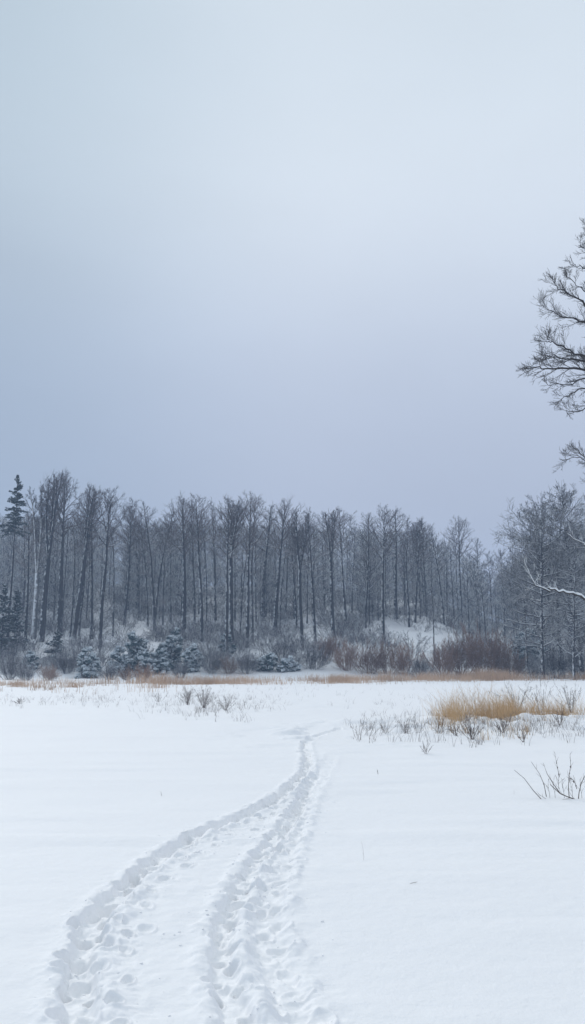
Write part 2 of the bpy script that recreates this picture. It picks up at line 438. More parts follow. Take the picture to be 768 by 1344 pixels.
rt = np.random.default_rng(77)
def bare_tree(px, pyb, pyt, key, label, group=None, lean_px=0, cat='tree', D=None, wide=1.0, name='bare_tree', rot=None):
    if D is None: P = on_ground(px, pyb)
    else:
        p = at(px, 872, D); P = np.array([p[0], D, ground_z(p[0], D)])
    Tp = at(px + lean_px, pyt, P[1])
    tm, cm, H = VARIANTS[key]
    h = Tp[2] - P[2]; s = h / (H * .97)
    e = empty(name, P, label=label, category=cat, group=group)
    lean = math.atan2(lean_px / F * P[1], h)
    e.rotation_euler = (rt.normal(0, .012), lean + (0 if lean_px else rt.normal(0, .010)), 0)
    ws = min(s, 1.1) * wide
    r = rt.uniform(0, 6.28) if rot is None else rot
    for nm, m in (('trunk', tm), ('crown', cm)):
        o = link(nm, m, e); o.rotation_euler = (0, 0, r); o.scale = (ws, ws, s)
    return e
G = 'bare trees along the wood edge'
TREES = [
 # x, base y, top y, form, lean px, label
 (33, 852, 676, 'slim_a', 0, 'straight dark tree standing directly beside the tall spruce at the field end'),
 (44, 838, 640, 'pale', -2, 'tree with snow-plastered pale stem and steep forked crown near the spruce'),
 (54, 842, 620, 'vase_c', 0, 'tallest steeply forked bare tree, dark trunk pressed against the pale-stemmed tree'),
 (63, 800, 690, 'thin', 0, 'thin stem just behind the tallest forked bare tree'),
 (78, 836, 626, 'thick_b', 0, 'tall bare tree with feathery brown crown next beyond the tallest forked one'),
 (92, 836, 690, 'thin', 3, 'slender trunk in the knot of stems just before the leaning tree'),
 (97, 838, 640, 'vase_a', 12, 'dark tree leaning uphill-side with open vase crown, above the round snowy evergreen'),
 (104, 834, 700, 'slim_c', 0, 'snow-streaked stem half covered by the leaning vase-crowned tree'),
 (120, 838, 655, 'slim_a', 2, 'snowy-barked tree next after the leaning vase-crowned tree'),
 (131, 850, 648, 'slim_d', 0, 'tall tree with dense brown head, its dark foot between two evergreen clumps'),
 (148, 835, 690, 'thin', 0, 'faint snow-crusted stem in the dim part before the two short black trunks'),
 (163, 820, 668, 'slim_b', 2, 'lone slim tree with a short black foot on the dim slope'),
 (168, 800, 660, 'feather', 0, 'feathery bare tree whose narrow brown crown stands above the thicket'),
 (180, 798, 676, 'thick_a', 0, 'short thick black trunk high on the slope, first of a close pair'),
 (185, 806, 690, 'thin', 0, 'thinner black trunk touching the thick black trunk high on the slope'),
 (194, 822, 690, 'slim_c', 0, 'dark trunk hugging the snow-crusted twin-stemmed tree'),
 (203, 829, 655, 'twin', 0, 'snow-crusted twin-stemmed tree with spreading crown behind the evergreen clumps'),
 (224, 817, 680, 'slim_b', 3, 'slim dark tree second beyond the snow-crusted twin-stemmed tree'),
 (232, 805, 690, 'thin', 5, 'thin tilted stem between two slim dark trees behind the small evergreen'),
 (240, 837, 668, 'thick_b', 5, 'dark tree with a flared foot bending gently above the small snowy evergreen'),
 (255, 820, 665, 'slim_c', 4, 'slightly slanting grey tree between the flared-foot tree and a straight tree'),
 (265, 842, 662, 'slim_d', 0, 'very straight dark tree reaching down to the brown thicket beyond the evergreens'),
 (271, 815, 676, 'thin', 2, 'faint thin tree just past the very straight dark tree'),
 (283, 814, 668, 'slim_a', 0, 'tree with dark mid trunk, alone between the straight tree and the close pair'),
 (298, 862, 662, 'slim_b', 0, 'first of the close pair of trees whose feet stand lowest in the brush'),
 (305, 856, 660, 'vase_b', 3, 'second of the close pair of trees whose feet stand lowest in the brush'),
 (315, 838, 690, 'thin', 0, 'pale thin stem just past the close pair of low-footed trees'),
 (324, 850, 661, 'slim_d', 2, 'tall snow-flecked tree with forked dense top in mid wood'),
 (331, 842, 668, 'slim_c', 1, 'dark stem rubbing against the tall snow-flecked tree in mid wood'),
 (345, 814, 668, 'thick_a', 0, 'dark trunk with clean black foot ending high on a snowy patch of slope'),
 (360, 834, 670, 'thick_b', 1, 'thick black trunk with flaking snow just before the wide vase-crowned tree'),
 (367, 826, 690, 'thin', 1, 'thin stem clinging to the thick black trunk before the wide vase crown'),
 (396, 846, 672, 'vase_a', -5, 'wide vase-crowned tree leaning over in mid wood'),
 (389, 824, 682, 'slim_c', 0, 'narrow tree whose trunk crosses the foot of the wide vase-crowned tree'),
 (403, 818, 690, 'thin', 0, 'short faint stem just beyond the wide vase-crowned tree'),
 (414, 846, 674, 'slim_a', -1, 'even slim tree between the wide vase-crowned tree and the dark forked tree'),
 (438, 836, 672, 'vase_b', -4, 'dark tree forking high, with a double trunk foot before the snow clearing'),
 (455, 826, 674, 'slim_b', 0, 'grey tree with bushy top next after the dark high-forking tree'),
 (470, 800, 680, 'thin', 0, 'pale distant stem two trees before the first trunk of the clearing'),
 (480, 824, 680, 'feather', 0, 'tree with rust-brown dense crown shortly before the snow clearing'),
 (503, 842, 676, 'slim_d', 0, 'dark tree with flaring foot at the near corner of the snow clearing'),
 (520, 812, 674, 'thick_a', 0, 'thick black trunk standing at the top edge of the snow clearing'),
 (537, 823, 680, 'slim_c', 0, 'thin dark trunk just past the thick black one above the clearing'),
 (545, 817, 686, 'slim_a', 2, 'thick-footed trunk leaning slightly, middle of the clearing top row'),
 (552, 812, 694, 'thin', 2, 'companion stem slanting beside the thick-footed trunk above the clearing'),
 (557, 808, 683, 'vase_a', 0, 'forked bare tree with two wide limbs above the clearing'),
 (562, 806, 690, 'slim_b', 0, 'slim dark tree closing the row at the top of the clearing'),
 (570, 872, 774, 'pole', 0, 'thin bare pole-like sapling rising in front of the snow clearing'),
 (583, 820, 692, 'slim_c', 0, 'solitary grey tree at the far end of the snow clearing'),
 (602, 826, 700, 'thin', -3, 'shorter snow-flecked stem crossing the last tall tree before the gap'),
 (606, 822, 688, 'slim_d', 0, 'last tall dark tree with rounded crown before the gap in the treetops'),
 (627, 822, 712, 'feather', 0, 'hazy rounded tree at the brink of the gap in the treetops'),
]
for x, yb, yt, key, ln, lab in TREES:
    bare_tree(x, yb, yt, key, lab, G, ln, wide=1.0)
# trees round the gap and the big spreading ones beyond it
for x, yb, yt, key, lab, D in [
    (648, 0, 729, 'feather', 'pale misty tree standing in the dip of the treetops', 150),
    (664, 0, 725, 'slim_b', 'misty straight-stemmed tree filling the low gap beside the dense spreading trees', 142),
    (682, 0, 722, 'feather', 'misty bushy tree half hidden by the outer twigs of the spreading tree', 138)]:
    bare_tree(x, yb, yt, key, lab, 'misty trees in the gap', D=D)
GB = 'spreading trees past the gap'
bare_tree(712, 866, 668, 'broad', 'spreading snowy tree with dark straight trunk, first of the dense group past the gap', GB, D=88, wide=.80)
bare_tree(738, 0, 648, 'broad_b', 'tallest spreading tree, its ragged top highest above the dense snowy group', GB, D=92, wide=.9)
bare_tree(764, 0, 652, 'broad', 'spreading tree at the picture edge beyond the tallest ragged-topped one', GB, D=90, wide=.95)
bare_tree(725, 0, 700, 'broad_b', 'shorter snow-laden tree squeezed between the first and the tallest spreading trees', GB, D=97, wide=.85)
bare_tree(752, 0, 700, 'broad', 'lower snow-laden tree between the tallest spreading tree and the picture edge', GB, D=84, wide=.7)
bare_tree(692, 0, 730, 'broad_b', 'low rounded snowy tree forming the outer shoulder of the dense group', GB, D=100, wide=.62)
print('trees', round(time.time() - T0, 1))

# ------------------------------------------------------------------ leaf masses
def leaf_quads(Cn, U, W, size):
    """quads at centres Cn spanned by U, W"""
    V = np.stack([Cn - U * size - W * size, Cn + U * size - W * size, Cn + U * size + W * size, Cn - U * size + W * size], 1)
    return V.reshape(-1, 3), np.arange(len(Cn) * 4).reshape(-1, 4)
def rand_frame(rng, n, flat=0.):
    A = rng.normal(0, 1, (n, 3)); A[:, 2] *= (1 - flat); A /= np.linalg.norm(A, axis=1, keepdims=True) + 1e-9
    B = rng.normal(0, 1, (n, 3)); B[:, 2] *= (1 - flat); B -= A * (A * B).sum(1, keepdims=True); B /= np.linalg.norm(B, axis=1, keepdims=True) + 1e-9
    return A, B
def gen_spruce(seed, H=20., low=.35, blen=2.3, nlay=26, snow=.25, dens=1.0):
    rng = np.random.default_rng(seed); TR = Lines(); CR = Lines()
    zs = np.linspace(-.5, H, 14); P = np.stack([np.cumsum(rng.normal(0, .03, 14)), np.cumsum(rng.normal(0, .03, 14)), zs], 1)
    TR.add(P, .2 * (1 - np.linspace(0, 1, 14)) + .02, 7, 0)
    Cs, Ss = [], []
    for i in range(nlay):
        u = (i + rng.uniform(0, .6)) / nlay; z = H * (low + (1 - low) * u)
        px = np.interp(z, zs, P[:, 0]); py = np.interp(z, zs, P[:, 1])
        for j in range(rng.integers(5, 8)):
            az = rng.uniform(0, 6.28); L = blen * ((1 - u) ** .75 + .05) * rng.uniform(.30, 1.25)
            q = curve_pts(np.array([px, py, z + rng.normal(0, .25)]), np.array([math.cos(az), math.sin(az), .1 + .5 * u]), L, 6, .0, rng, .05, droop=.55 * (1 - u))
            CR.add(q, np.linspace(.03, .008, 6), 4, 0)
            n = int((14 + L * 42) * dens)
            t = rng.uniform(.12, 1, n); k = np.minimum((t * 5).astype(int), 4); f = (t * 5 - k)[:, None]
            c = q[k] * (1 - f) + q[k + 1] * f
            side = np.array([-math.sin(az), math.cos(az), 0]); w = rng.normal(0, 1, n) * .22 * (1 - t * .6) * min(1.3, L * .6 + .3)
            c = c + side * w[:, None]; c[:, 2] -= np.abs(w) * .5 + rng.uniform(0, .14, n)
            Cs.append(c); Ss.append(np.full(n, .09))
    Cn = np.concatenate(Cs); n = len(Cn)
    A, B = rand_frame(rng, n, .3)
    V1, Q1 = leaf_quads(Cn, A, B * .35, .12 * rng.uniform(.6, 1.3, (n, 1)))
    M1 = np.zeros(n)
    k = rng.uniform(0, 1, n) < snow
    Cs2 = Cn[k] + [0, 0, .06]; A, B = rand_frame(rng, len(Cs2), .85)
    V2, Q2 = leaf_quads(Cs2, A, B * .6, .085 * rng.uniform(.6, 1.3, (len(Cs2), 1)))
    b = CR.arrays()
    V = np.concatenate([V1, V2, b[0]]); Q = np.concatenate([Q1, Q2 + len(V1), b[1] + len(V1) + len(V2)])
    M = np.concatenate([M1, np.ones(len(Q2)), np.full(len(b[1]), 2)])
    return TR.arrays(), (V, Q, M)
def spruce(px, D, pyt, label, seed, name='spruce_tree', **kw):
    p = at(px, 872, D); P = np.array([p[0], D, ground_z(p[0], D)]); H = at(px, pyt, D)[2] - P[2]
    t, c = gen_spruce(seed, H=H, **kw)
    e = empty(name, P, label=label, category='tree', group='spruces in the wood')
    link('trunk', make_mesh('trunk', t[0], t[1], [M_TRUNK], smooth=True), e)
    link('crown', make_mesh('crown', c[0], c[1], [M_NEEDLE, M_SNOW, M_TWIG], c[2]), e)
spruce(8, 104, 624, 'tall dark spruce rising above the bare crowns at the end of the wood', 501, low=.68, blen=1.9, nlay=15, snow=.16, dens=.9)
spruce(20, 108, 775, 'short bluish snowy spruce in the shade beneath the tall spruce', 502, low=.08, blen=2.3, nlay=18, snow=.30)
spruce(1, 103, 768, 'dim blue-green spruce at the picture edge below the tall spruce', 503, low=.08, blen=2.4, nlay=18, snow=.22)
spruce(75, 101, 830, 'small dark snow-dusted spruce at the foot of the feathery-crowned tree', 504, low=.04, blen=1.8, nlay=9, snow=.5)

def gen_evergreen(seed, w, h, snow=.55, nclump=None):
    """low bushy evergreen: leaf tufts carrying snow on their tops; w, h in metres"""
    rng = np.random.default_rng(seed); L = Lines()
    nclump = nclump or int(30 + 22 * w)
    nl = 3 + int(w > 2.4) + int(w > 3.2)
    lobes = [(rng.uniform(-.36, .36) * w, rng.uniform(-.3, .3) * w, h * (rng.uniform(.45, .85) if j else .95), w * rng.uniform(.24, .36)) for j in range(nl)]
    VV, QQ, MM, b = [], [], [], 0
    for i in range(nclump):
        lb = lobes[i % len(lobes)]
        az = rng.uniform(0, 6.28); rho = rng.uniform(.0, 1) ** .5; z = rng.uniform(.04, 1)
        env = math.sqrt(max(0.04, 1 - z ** 2.4))
        c = np.array([lb[0] + math.cos(az) * rho * env * lb[3], lb[1] + math.sin(az) * rho * env * lb[3], z * lb[2]])
        R = rng.uniform(.18, .42) * (h / 3.2) ** .4
        L.add(np.array([[c[0] * .1, c[1] * .1, 0], [c[0] * .5, c[1] * .5, c[2] * .6], c]), [.04, .025, .01], 4, 0)
        n = 130
        d = rng.normal(0, 1, (n, 3)); d /= np.linalg.norm(d, axis=1, keepdims=True); d[:, 2] *= .8
        rr_ = R * rng.uniform(.35, 1.08, (n, 1))
        Cn = c + d * rr_
        A, B = rand_frame(rng, n, .2)
        V1, Q1 = leaf_quads(Cn, A, B * .35, .080 * rng.uniform(.6, 1.3, (n, 1)))
        sn = (d[:, 2] + rng.normal(0, .40, n) + .35 * rng.normal()) > (.70 - snow)
        V1 = V1.reshape(-1, 4, 3); k = sn
        A2, B2 = rand_frame(rng, int(k.sum()), .55)
        Vs, _ = leaf_quads(Cn[k] + [0, 0, .04], A2, B2 * .7, .075 * rng.uniform(.6, 1.3, (int(k.sum()), 1)))
        V1[k] = Vs.reshape(-1, 4, 3)
        VV.append(V1.reshape(-1, 3)); QQ.append(Q1 + b); MM.append(k.astype(int)); b += n * 4
    return (np.concatenate(VV), np.concatenate(QQ), np.concatenate(MM)), L.arrays()
def evergreen(px, pyb, wpx, hpx, snow, label, seed):
    P = on_ground(px, pyb); k = P[1] / F
    f, s = gen_evergreen(seed, wpx * k * 1.22, hpx * k * 1.08, snow + .12)
    e = empty('evergreen_shrub', P, label=label, category='shrub', group='snowy evergreen shrubs at the wood edge')
    link('foliage', make_mesh('foliage', f[0], f[1], [M_LEAF, M_SNOW], f[2]), e)
    link('stem', make_mesh('stem', s[0], s[1], [M_TRUNK]), e)
for a in [
    (108, 889, 30, 36, .72, 'round evergreen bush heaped with snow beneath the leaning vase-crowned tree', 601),
    (124, 887, 20, 24, .20, 'dark green bush tucked against the round snow-heaped evergreen', 602),
    (46, 878, 24, 20, .12, 'dark rounded bush at the foot of the pale-stemmed tree', 603),
    (181, 879, 34, 46, .42, 'blue-green evergreen with a snowy pointed top, tallest of the evergreen clumps', 604),
    (164, 880, 26, 30, .62, 'low snow-covered evergreen clump at the side of the pointed-top evergreen', 605),
    (220, 878, 34, 50, .30, 'dark green evergreen clump with fewest snow patches behind the brown grass tuft', 606),
    (204, 884, 30, 30, .50, 'small frosted evergreen filling the space between the two big evergreen clumps', 607),
    (251, 882, 24, 36, .58, 'small tree-shaped evergreen with layered snow, last of the evergreen clumps', 608),
    (350, 880, 34, 20, .40, 'low dark evergreen crouching at the end of the mid wood snow bank', 609),
    (383, 881, 26, 18, .75, 'small pale green bush frosted all over, beside the low dark evergreen', 610),
    (694, 872, 36, 44, .22, 'dark blue-green evergreen under the first spreading tree past the gap', 611),
    (306, 858, 26, 24, .45, 'dim evergreen scrub between the feet of the close pair of trees', 612)]:
    evergreen(*a)
print('evergreens', round(time.time() - T0, 1))

# ------------------------------------------------------------------ twiggy shrubs
def gen_bush(seed, w=1., h=1., stems=26, fine=(6, 4), rmin=.010):
    rng = np.random.default_rng(seed); L = Lines()
    for i in range(stems):
        az = rng.uniform(0, 6.28); tilt = rng.uniform(.0, 1.6) ** 1.2
        d = unit(np.array([math.cos(az) * tilt * w / h, math.sin(az) * tilt * w / h, 1.]))
        p = np.array([math.cos(az), math.sin(az), 0]) * rng.uniform(0, .3) * w; p[2] = -.1
        q = curve_pts(p, d, h * (1 - .16 * tilt) * rng.uniform(.55, 1.0), 6, .1, rng, .10)
        L.add(q, np.linspace(.015, rmin, 6), 4, 0)
        fan_out(L, q, .012, rng, 1, fine, (h * .34, h * .15), .6, rmin, .2, t0=.2)
    return L.arrays()
BUSH = [gen_bush(700 + i, w=2.2, h=2.6, stems=42, fine=(8, 5), rmin=.0085) for i in range(5)]
def twig_shrub(px, pyb, wpx, hpx, mat, label, i, group):
    P = on_ground(px, pyb); k = P[1] / F
    V_, Q_, M_ = BUSH[i % 5]
    me = bpy.data.meshes.get('twig_shrub_%s_%d' % (mat.name[:3], i % 5)) or make_mesh('twig_shrub_%s_%d' % (mat.name[:3], i % 5), V_, Q_, [mat])
    o = link('twig_shrub', me, label=label, category='shrub', group=group)
    o.location = P; sx = wpx * k / 3.6; o.scale = (sx, sx, hpx * k / 2.75); o.rotation_euler = (0, 0, i * 1.7)
GR = 'bare shrubs at the wood edge'
for i, a in enumerate([
    (12, 892, 46, 44, M_BRUSH, 'pale frosted shrub below the short bluish spruce at the picture edge'),
    (34, 893, 34, 26, M_BRUSH, 'low greyish frosted shrub in front of the dark rounded bush'),
    (64, 893, 38, 22, M_RED, 'faint brown low shrub between the dark rounded bush and the snow-heaped evergreen'),
    (86, 884, 30, 40, M_BRUSH, 'whitened shrub around the foot of the leaning vase-crowned tree'),
    (145, 892, 34, 26, M_BRUSH, 'frosted thin shrub between the snow-heaped bush and the evergreen clumps'),
    (166, 893, 26, 22, M_RED, 'small dark brown shrub before the low snow-covered evergreen clump'),
    (189, 895, 30, 28, M_RED, 'rounded reddish brown shrub before the tallest evergreen clump'),
    (238, 890, 26, 26, M_BRUSH, 'pale twiggy shrub between the darkest evergreen and the layered one'),
    (278, 884, 40, 34, M_BRUSH, 'grey twiggy shrub just past the layered evergreen'),
    (300, 884, 44, 26, M_RED, 'low purplish brown shrub below the close pair of trees'),
    (325, 884, 36, 32, M_BRUSH, 'frosted shrub before the tall snow-flecked tree in mid wood'),
    (372, 868, 46, 36, M_BRUSH, 'grey shrub on the slope above the small pale green bush'),
    (410, 878, 48, 38, M_BRUSH, 'snow-dusted shrub behind the mid wood snow bank'),
    (432, 868, 46, 44, M_RED, 'brownish shrub below the dark high-forking tree'),
    (455, 880, 46, 46, M_RED, 'dark purplish shrub under the grey bushy-topped tree'),
    (482, 884, 52, 48, M_RED, 'thick brown shrub below the rust-brown crowned tree'),
    (508, 884, 50, 50, M_RED, 'brown shrub just below the near corner of the snow clearing'),
    (532, 886, 50, 46, M_RED, 'brown shrub below the middle of the snow clearing'),
    (552, 889, 36, 34, M_BRUSH, 'pale snow-flecked shrub beside the thin pole-like sapling'),
    (582, 888, 50, 54, M_RED, 'russet shrub just past the thin pole-like sapling'),
    (606, 886, 60, 70, M_RED, 'tall russet shrub below the last tall dark tree'),
    (634, 887, 64, 72, M_RED, 'tallest red-brown shrub, bulging below the gap in the treetops'),
    (660, 888, 50, 60, M_RED, 'red-brown shrub beyond the tallest one, just below the snowy gap'),
    (676, 890, 42, 40, M_RED, 'low red-brown shrub ending at the dark blue-green evergreen'),
    (700, 890, 40, 24, M_BRUSH, 'frosted low shrub in front of the dark blue-green evergreen'),
    (730, 890, 52, 50, M_BRUSH, 'large frosted shrub below the tallest spreading tree'),
    (760, 890, 48, 58, M_BRUSH, 'tall frosted shrub at the picture edge below the spreading trees')]):
    twig_shrub(*a, i, GR)

# undergrowth: nobody could count it
ru = np.random.default_rng(5)
SMALL = [gen_bush(800 + i, w=3.0, h=2.4, stems=16, fine=(5, 3), rmin=.011) for i in range(5)]
def clear_zone(x, y):
    px = CX + F * x / y
    return (507 < px < 600 and 111 < y < 127 + 3 * math.sin(px * .2)) or (640 < px < 676 and 116 < y < 138)
pl = []
while len(pl) < 850:
    y = 96 + 74 * ru.uniform(); u = ru.uniform(-.41, .42); x = u * y
    if clear_zone(x, y) or (y < 105 and 395 < CX + F * u < 690): continue
    s = ru.uniform(.8, 1.5)
    pl.append((x, y, ground_z(x, y) - .1, s * 1.15, s * ru.uniform(.7, 1.15)))
Vu, Qu, Mu = scatter(SMALL, pl, ru)
link('undergrowth', make_mesh('undergrowth', Vu, Qu, [M_BRUSH]), kind='stuff', label='snowy twig undergrowth covering the slope beneath the trees')
# far wood on the slope, one mass
def lowtree(seed, H=16.):
    rng = np.random.default_rng(seed); L = Lines()
    P = curve_pts(np.array([0, 0, -.4]), np.array([rng.normal(0, .03), 0, 1.]), H, 8, .1, rng, .02)
    L.add(P, np.linspace(.17, .03, 8), 5, 0)
    for i in range(42):
        t = .08 + .90 * (i + rng.uniform(0, .8)) / 42; k = min(int(t * 7), 6); p = P[k] + (P[k + 1] - P[k]) * (t * 7 - k)
        az = i * 2.4; el = rng.uniform(.05, .75); ll = 4.0 * (1.15 - .7 * t) * rng.uniform(.6, 1.2)
        q = curve_pts(p, np.array([math.cos(az) * math.cos(el), math.sin(az) * math.cos(el), math.sin(el)]), ll, 5, .4, rng, .1)
        L.add(q, np.linspace(.050, .020, 5), 4, 0)
        fan_out(L, q, .03, rng, 1, (5, 3), (ll * .45, ll * .26), .75, .019, .3)
    return L.arrays()
LOW = [lowtree(900 + i) for i in range(7)]
pl = []
while len(pl) < 460:
    y = ru.uniform(126, 205); u = ru.uniform(-.45, .46); x = u * y
    px = CX + F * x / y
    if clear_zone(x, y): continue
    hmax = np.interp(px, [-100, 0, 120, 260, 420, 560, 620, 655, 690, 800], [18.5, 18.5, 17.5, 17.5, 16.5, 14.5, 12.5, 10, 15, 19])
    g = ground_z(x, y)
    topz = CAMZ + (HZ - np.interp(px, [-100, 0, 120, 400, 560, 625, 655, 690, 800], [676, 678, 684, 692, 698, 720, 736, 716, 676])) / F * y
    H = min(hmax * ru.uniform(.9, 1.15), (topz - g) * ru.uniform(.88, 1.0)); H = max(H, 4)
    pl.append((x, y, g, max(.75, H / 16), H / 15.5))
Vu, Qu, Mu = scatter(LOW, pl, ru)
link('distant_woods', make_mesh('distant_woods', Vu, Qu, [M_FARW]), kind='stuff', label='dim mass of bare wood on the slope behind the front trees')
print('undergrowth', round(time.time() - T0, 1))

# ------------------------------------------------------------------ grass and weeds
def blades(bases, hts, widths, rng, lean=.35, wind=(0, 0)):
    n = len(bases); az = rng.uniform(0, 6.283, n)
    s = np.stack([np.cos(az), np.sin(az), np.zeros(n)], 1)
    l = rng.normal(0, lean, (n, 2)) + wind; tilt = np.concatenate([l, np.ones((n, 1))], 1)
    h = hts[:, None]; w = widths[:, None]
    p1 = bases + tilt * [1, 1, 1] * h * .5 * [.6, .6, 1]; p2 = bases + tilt * h * [1, 1, .95]
    V = np.stack([bases - s * w, bases + s * w, p1 + s * w * .8, p1 - s * w * .8, p2 + s * w * .15, p2 - s * w * .15], 1).reshape(-1, 3)
    b = np.arange(n)[:, None] * 6
    Q = np.concatenate([b + [0, 1, 2, 3], b + [3, 2, 4, 5]])
    return V, Q
rgg = np.random.default_rng(21)
def strip(n, pxr, dist_fn, thick, hfun, seed, gap=.0):
    px = rgg.uniform(pxr[0], pxr[1], n); u = (px - CX) / F
    d = dist_fn(px) + rgg.normal(0, 1, n) * thick(px)
    x, y = u * d, d
    keep = (fbm(x / 2.2, y / 2.0, seed, 3) * .8 + fbm(x / 9.0, y / 3.0, seed + 1, 2) * .7 + gap) > rgg.uniform(0, .45, n)
    x, y, px = x[keep], y[keep], px[keep]
    B = np.stack([x, y, surface(x, y) - .03], 1)
    H = hfun(px) * rgg.uniform(.4, 1.25, len(x)) * (1 + .9 * fbm(x / 1.5, y / 1.5, seed + 3, 2))
    return B, H
def dist_l(px): return np.interp(px, [-120, 0, 200, 300, 450], [56, 57, 63, 70, 74])
def dist_r(px): return np.interp(px, [380, 450, 560, 640, 900], [72, 76, 80, 86, 88])
B1, H1 = strip(46000, (-110, 470), dist_l, lambda p: np.interp(p, [0, 200, 450], [5.0, 6.0, 4.5]), lambda p: np.interp(p, [0, 120, 190, 260, 450], [.50, .55, .95, .60, .62]), 61, -.05)
B2, H2 = strip(50000, (430, 880), dist_r, lambda p: np.interp(p, [430, 640, 760], [4.5, 4, 3]), lambda p: np.interp(p, [430, 560, 640, 760], [.62, .80, .95, .80]), 67, .03)
Bs = np.concatenate([B1, B2]); Hs = np.concatenate([H1, H2])
V_, Q_ = blades(Bs, Hs, np.full(len(Hs), .011), rgg, .30)
link('dry_grass', make_mesh('dry_grass', V_, Q_, [M_STRIP]), kind='stuff', label='band of dry brown grass along the far edge of the field')
# tall straw patch nearer the camera
pts, hh = [], []
def tuft(px, py, n, sp, h):
    g = gpt(px, py); p = rgg.normal(0, 1, (n, 2)) * sp + g; pts.append(p); hh.append(np.full(n, h) * rgg.uniform(.2, 1.15, n))
for k_ in range(95):
    px = rgg.uniform(570, 764)
    f = np.interp(px, [570, 585, 600, 660, 690, 712, 735, 764], [.3, .7, 1, 1, .8, .45, .8, .35])
    yb = np.interp(px, [570, 600, 660, 700, 764], [953, 949, 944, 941, 940]) + rgg.normal(0, 4.2)
    tuft(px, yb, int(rgg.uniform(6, 90) * f), (rgg.uniform(.06, .2), rgg.uniform(.1, .3)), np.interp(px, [570, 600, 640, 680, 700, 720, 764], [.52, .70, .80, .62, .46, .46, .46]) * rgg.uniform(.5, 1.45))
for k_ in range(26):
    tuft(rgg.uniform(572, 700), rgg.uniform(950, 972), int(rgg.uniform(6, 26)), (.07, .12), rgg.uniform(.22, .42))
for px in range(585, 800, 9):
    tuft(px, 936 + rgg.normal(0, 3), 16, (.3, .6), .85)
pp = np.concatenate(pts); hv = np.concatenate(hh)
Bz = np.stack([pp[:, 0], pp[:, 1], surface(pp[:, 0], pp[:, 1]) - .02], 1)
V_, Q_ = blades(Bz, hv, np.full(len(hv), .0034), rgg, .40, (-.14, 0))
link('tall_grass', make_mesh('tall_grass', V_, Q_, [M_STRAW]), kind='stuff', label='patch of tall golden dry grass standing out of the snow')

def weed_mesh(seed, n, h, w, rad=.0035, seeds=True, lean=.3, fine=6):
    rng = np.random.default_rng(seed); L = Lines(); rad *= .8
    if n > 2: lean = max(lean, min(.9, 1.3 * w / h))
    for i in range(n):
        p = np.array([rng.normal(0, .02), rng.normal(0, .02), -.03]); d = unit(np.array([rng.normal(0, lean), rng.normal(0, lean), 1.]))
        ll = h * rng.uniform(.5, 1.1)
        q = curve_pts(p, d, ll, 6, .1, rng, .09)
        L.add(q, np.linspace(rad, rad * .4, 6), 4, 0)
        fan_out(L, q, rad, rng, 1, (fine, 2) if fine > 2 else (fine,), (ll * .28, ll * .12), .6, rad * .45, .25, t0=.25)
        if seeds:
            for k in range(4):
                t = rng.uniform(.45, 1); j = min(int(t * 5), 4); c = q[j] + (q[j + 1] - q[j]) * (t * 5 - j)
                L.add(np.array([c, c + [0, 0, rad * 2.4], c + [0, 0, rad * 5]]), [rad * .5, rad * 2.2, rad * .4], 5, 0)
    return L.arrays()
def weed(px, py, n, hpx, wpx, label, seed, mat=M_WEED, group='dry weeds standing in the snow', name='dry_weed', **kw):
    g = gpt(px, py); k = g[1] / F
    a = weed_mesh(seed, n, hpx * k, wpx * k / 3.2, **kw)
    o = link(name, make_mesh(name, a[0], a[1], [mat]), label=label, category='weed', group=group)
    o.location = (g[0], g[1], ground_z(g[0], g[1])); return o
weed(246, 926, 26, 26, 26, 'greyest dense weed clump, front of the thicket of weeds in open snow', 1001, rad=.006)
weed(268, 930, 30, 30, 34, 'upright bushy weed clump in the middle of the grey weed thicket', 1002, rad=.006)
weed(296, 934, 18, 22, 30, 'sparse weed clump trailing off the end of the grey weed thicket', 1003, rad=.005)
weed(209, 922, 10, 16, 22, 'thin single weeds just before the grey weed thicket', 1005, rad=.005)
weed(26, 924, 12, 12, 24, 'low weed tuft near the picture edge on open snow', 1007, rad=.006)
weed(471, 975, 5, 34, 18, 'two-armed faint weed beside the end of the walked trail', 1009, rad=.0035)
weed(484, 967, 7, 24, 30, 'thin pinkish weeds second from the end of the walked trail', 1010, rad=.0035)
weed(505, 966, 10, 24, 24, 'weeds with small dark seed head midway to the golden grass', 1011, rad=.0035)
weed(532, 967, 16, 30, 24, 'tallest thin upright weeds before the golden grass patch', 1012, rad=.004)
weed(548, 966, 12, 28, 20, 'bushy thin weeds touching the edge of the golden grass patch', 1013, rad=.0035)
weed(560, 992, 7, 22, 24, 'low thorny weed on the snow in front of the golden grass corner', 1014, rad=.0035)
weed(577, 966, 9, 26, 20, 'brown curled weed at the near corner of the golden grass', 1015, M_STEM, rad=.004)
weed(620, 972, 18, 30, 30, 'brownish weed clump in front of the golden grass middle', 1016, M_STEM, rad=.0045)
weed(600, 968, 10, 22, 34, 'scraggly brown weeds between the corner weed and the brownish clump', 1017, M_STEM, rad=.004)
weed(660, 966, 14, 24, 14, 'dark tufted weed with leaning stalk below the golden grass', 1018, M_STEM, rad=.005)
weed(688, 975, 7, 24, 26, 'weed with dark knotted foot in the snow past the leaning-stalk weed', 1019, M_STEM, rad=.0045)
weed(735, 958, 12, 26, 40, 'thin brown weeds behind the bare twig plant', 1020, M_STEM, rad=.004)
weed(680, 938, 12, 46, 40, 'tall brown seed stalks rising behind the golden grass', 1021, M_STEM, rad=.0055, lean=.12)
weed(710, 936, 12, 46, 36, 'tall knotted seed stalks at the low dip of the golden grass', 1022, M_STEM, rad=.0055, lean=.12)
weed(750, 936, 18, 44, 34, 'tall dark seed stalks at the picture edge of the golden grass', 1023, M_STEM, rad=.0055, lean=.12)
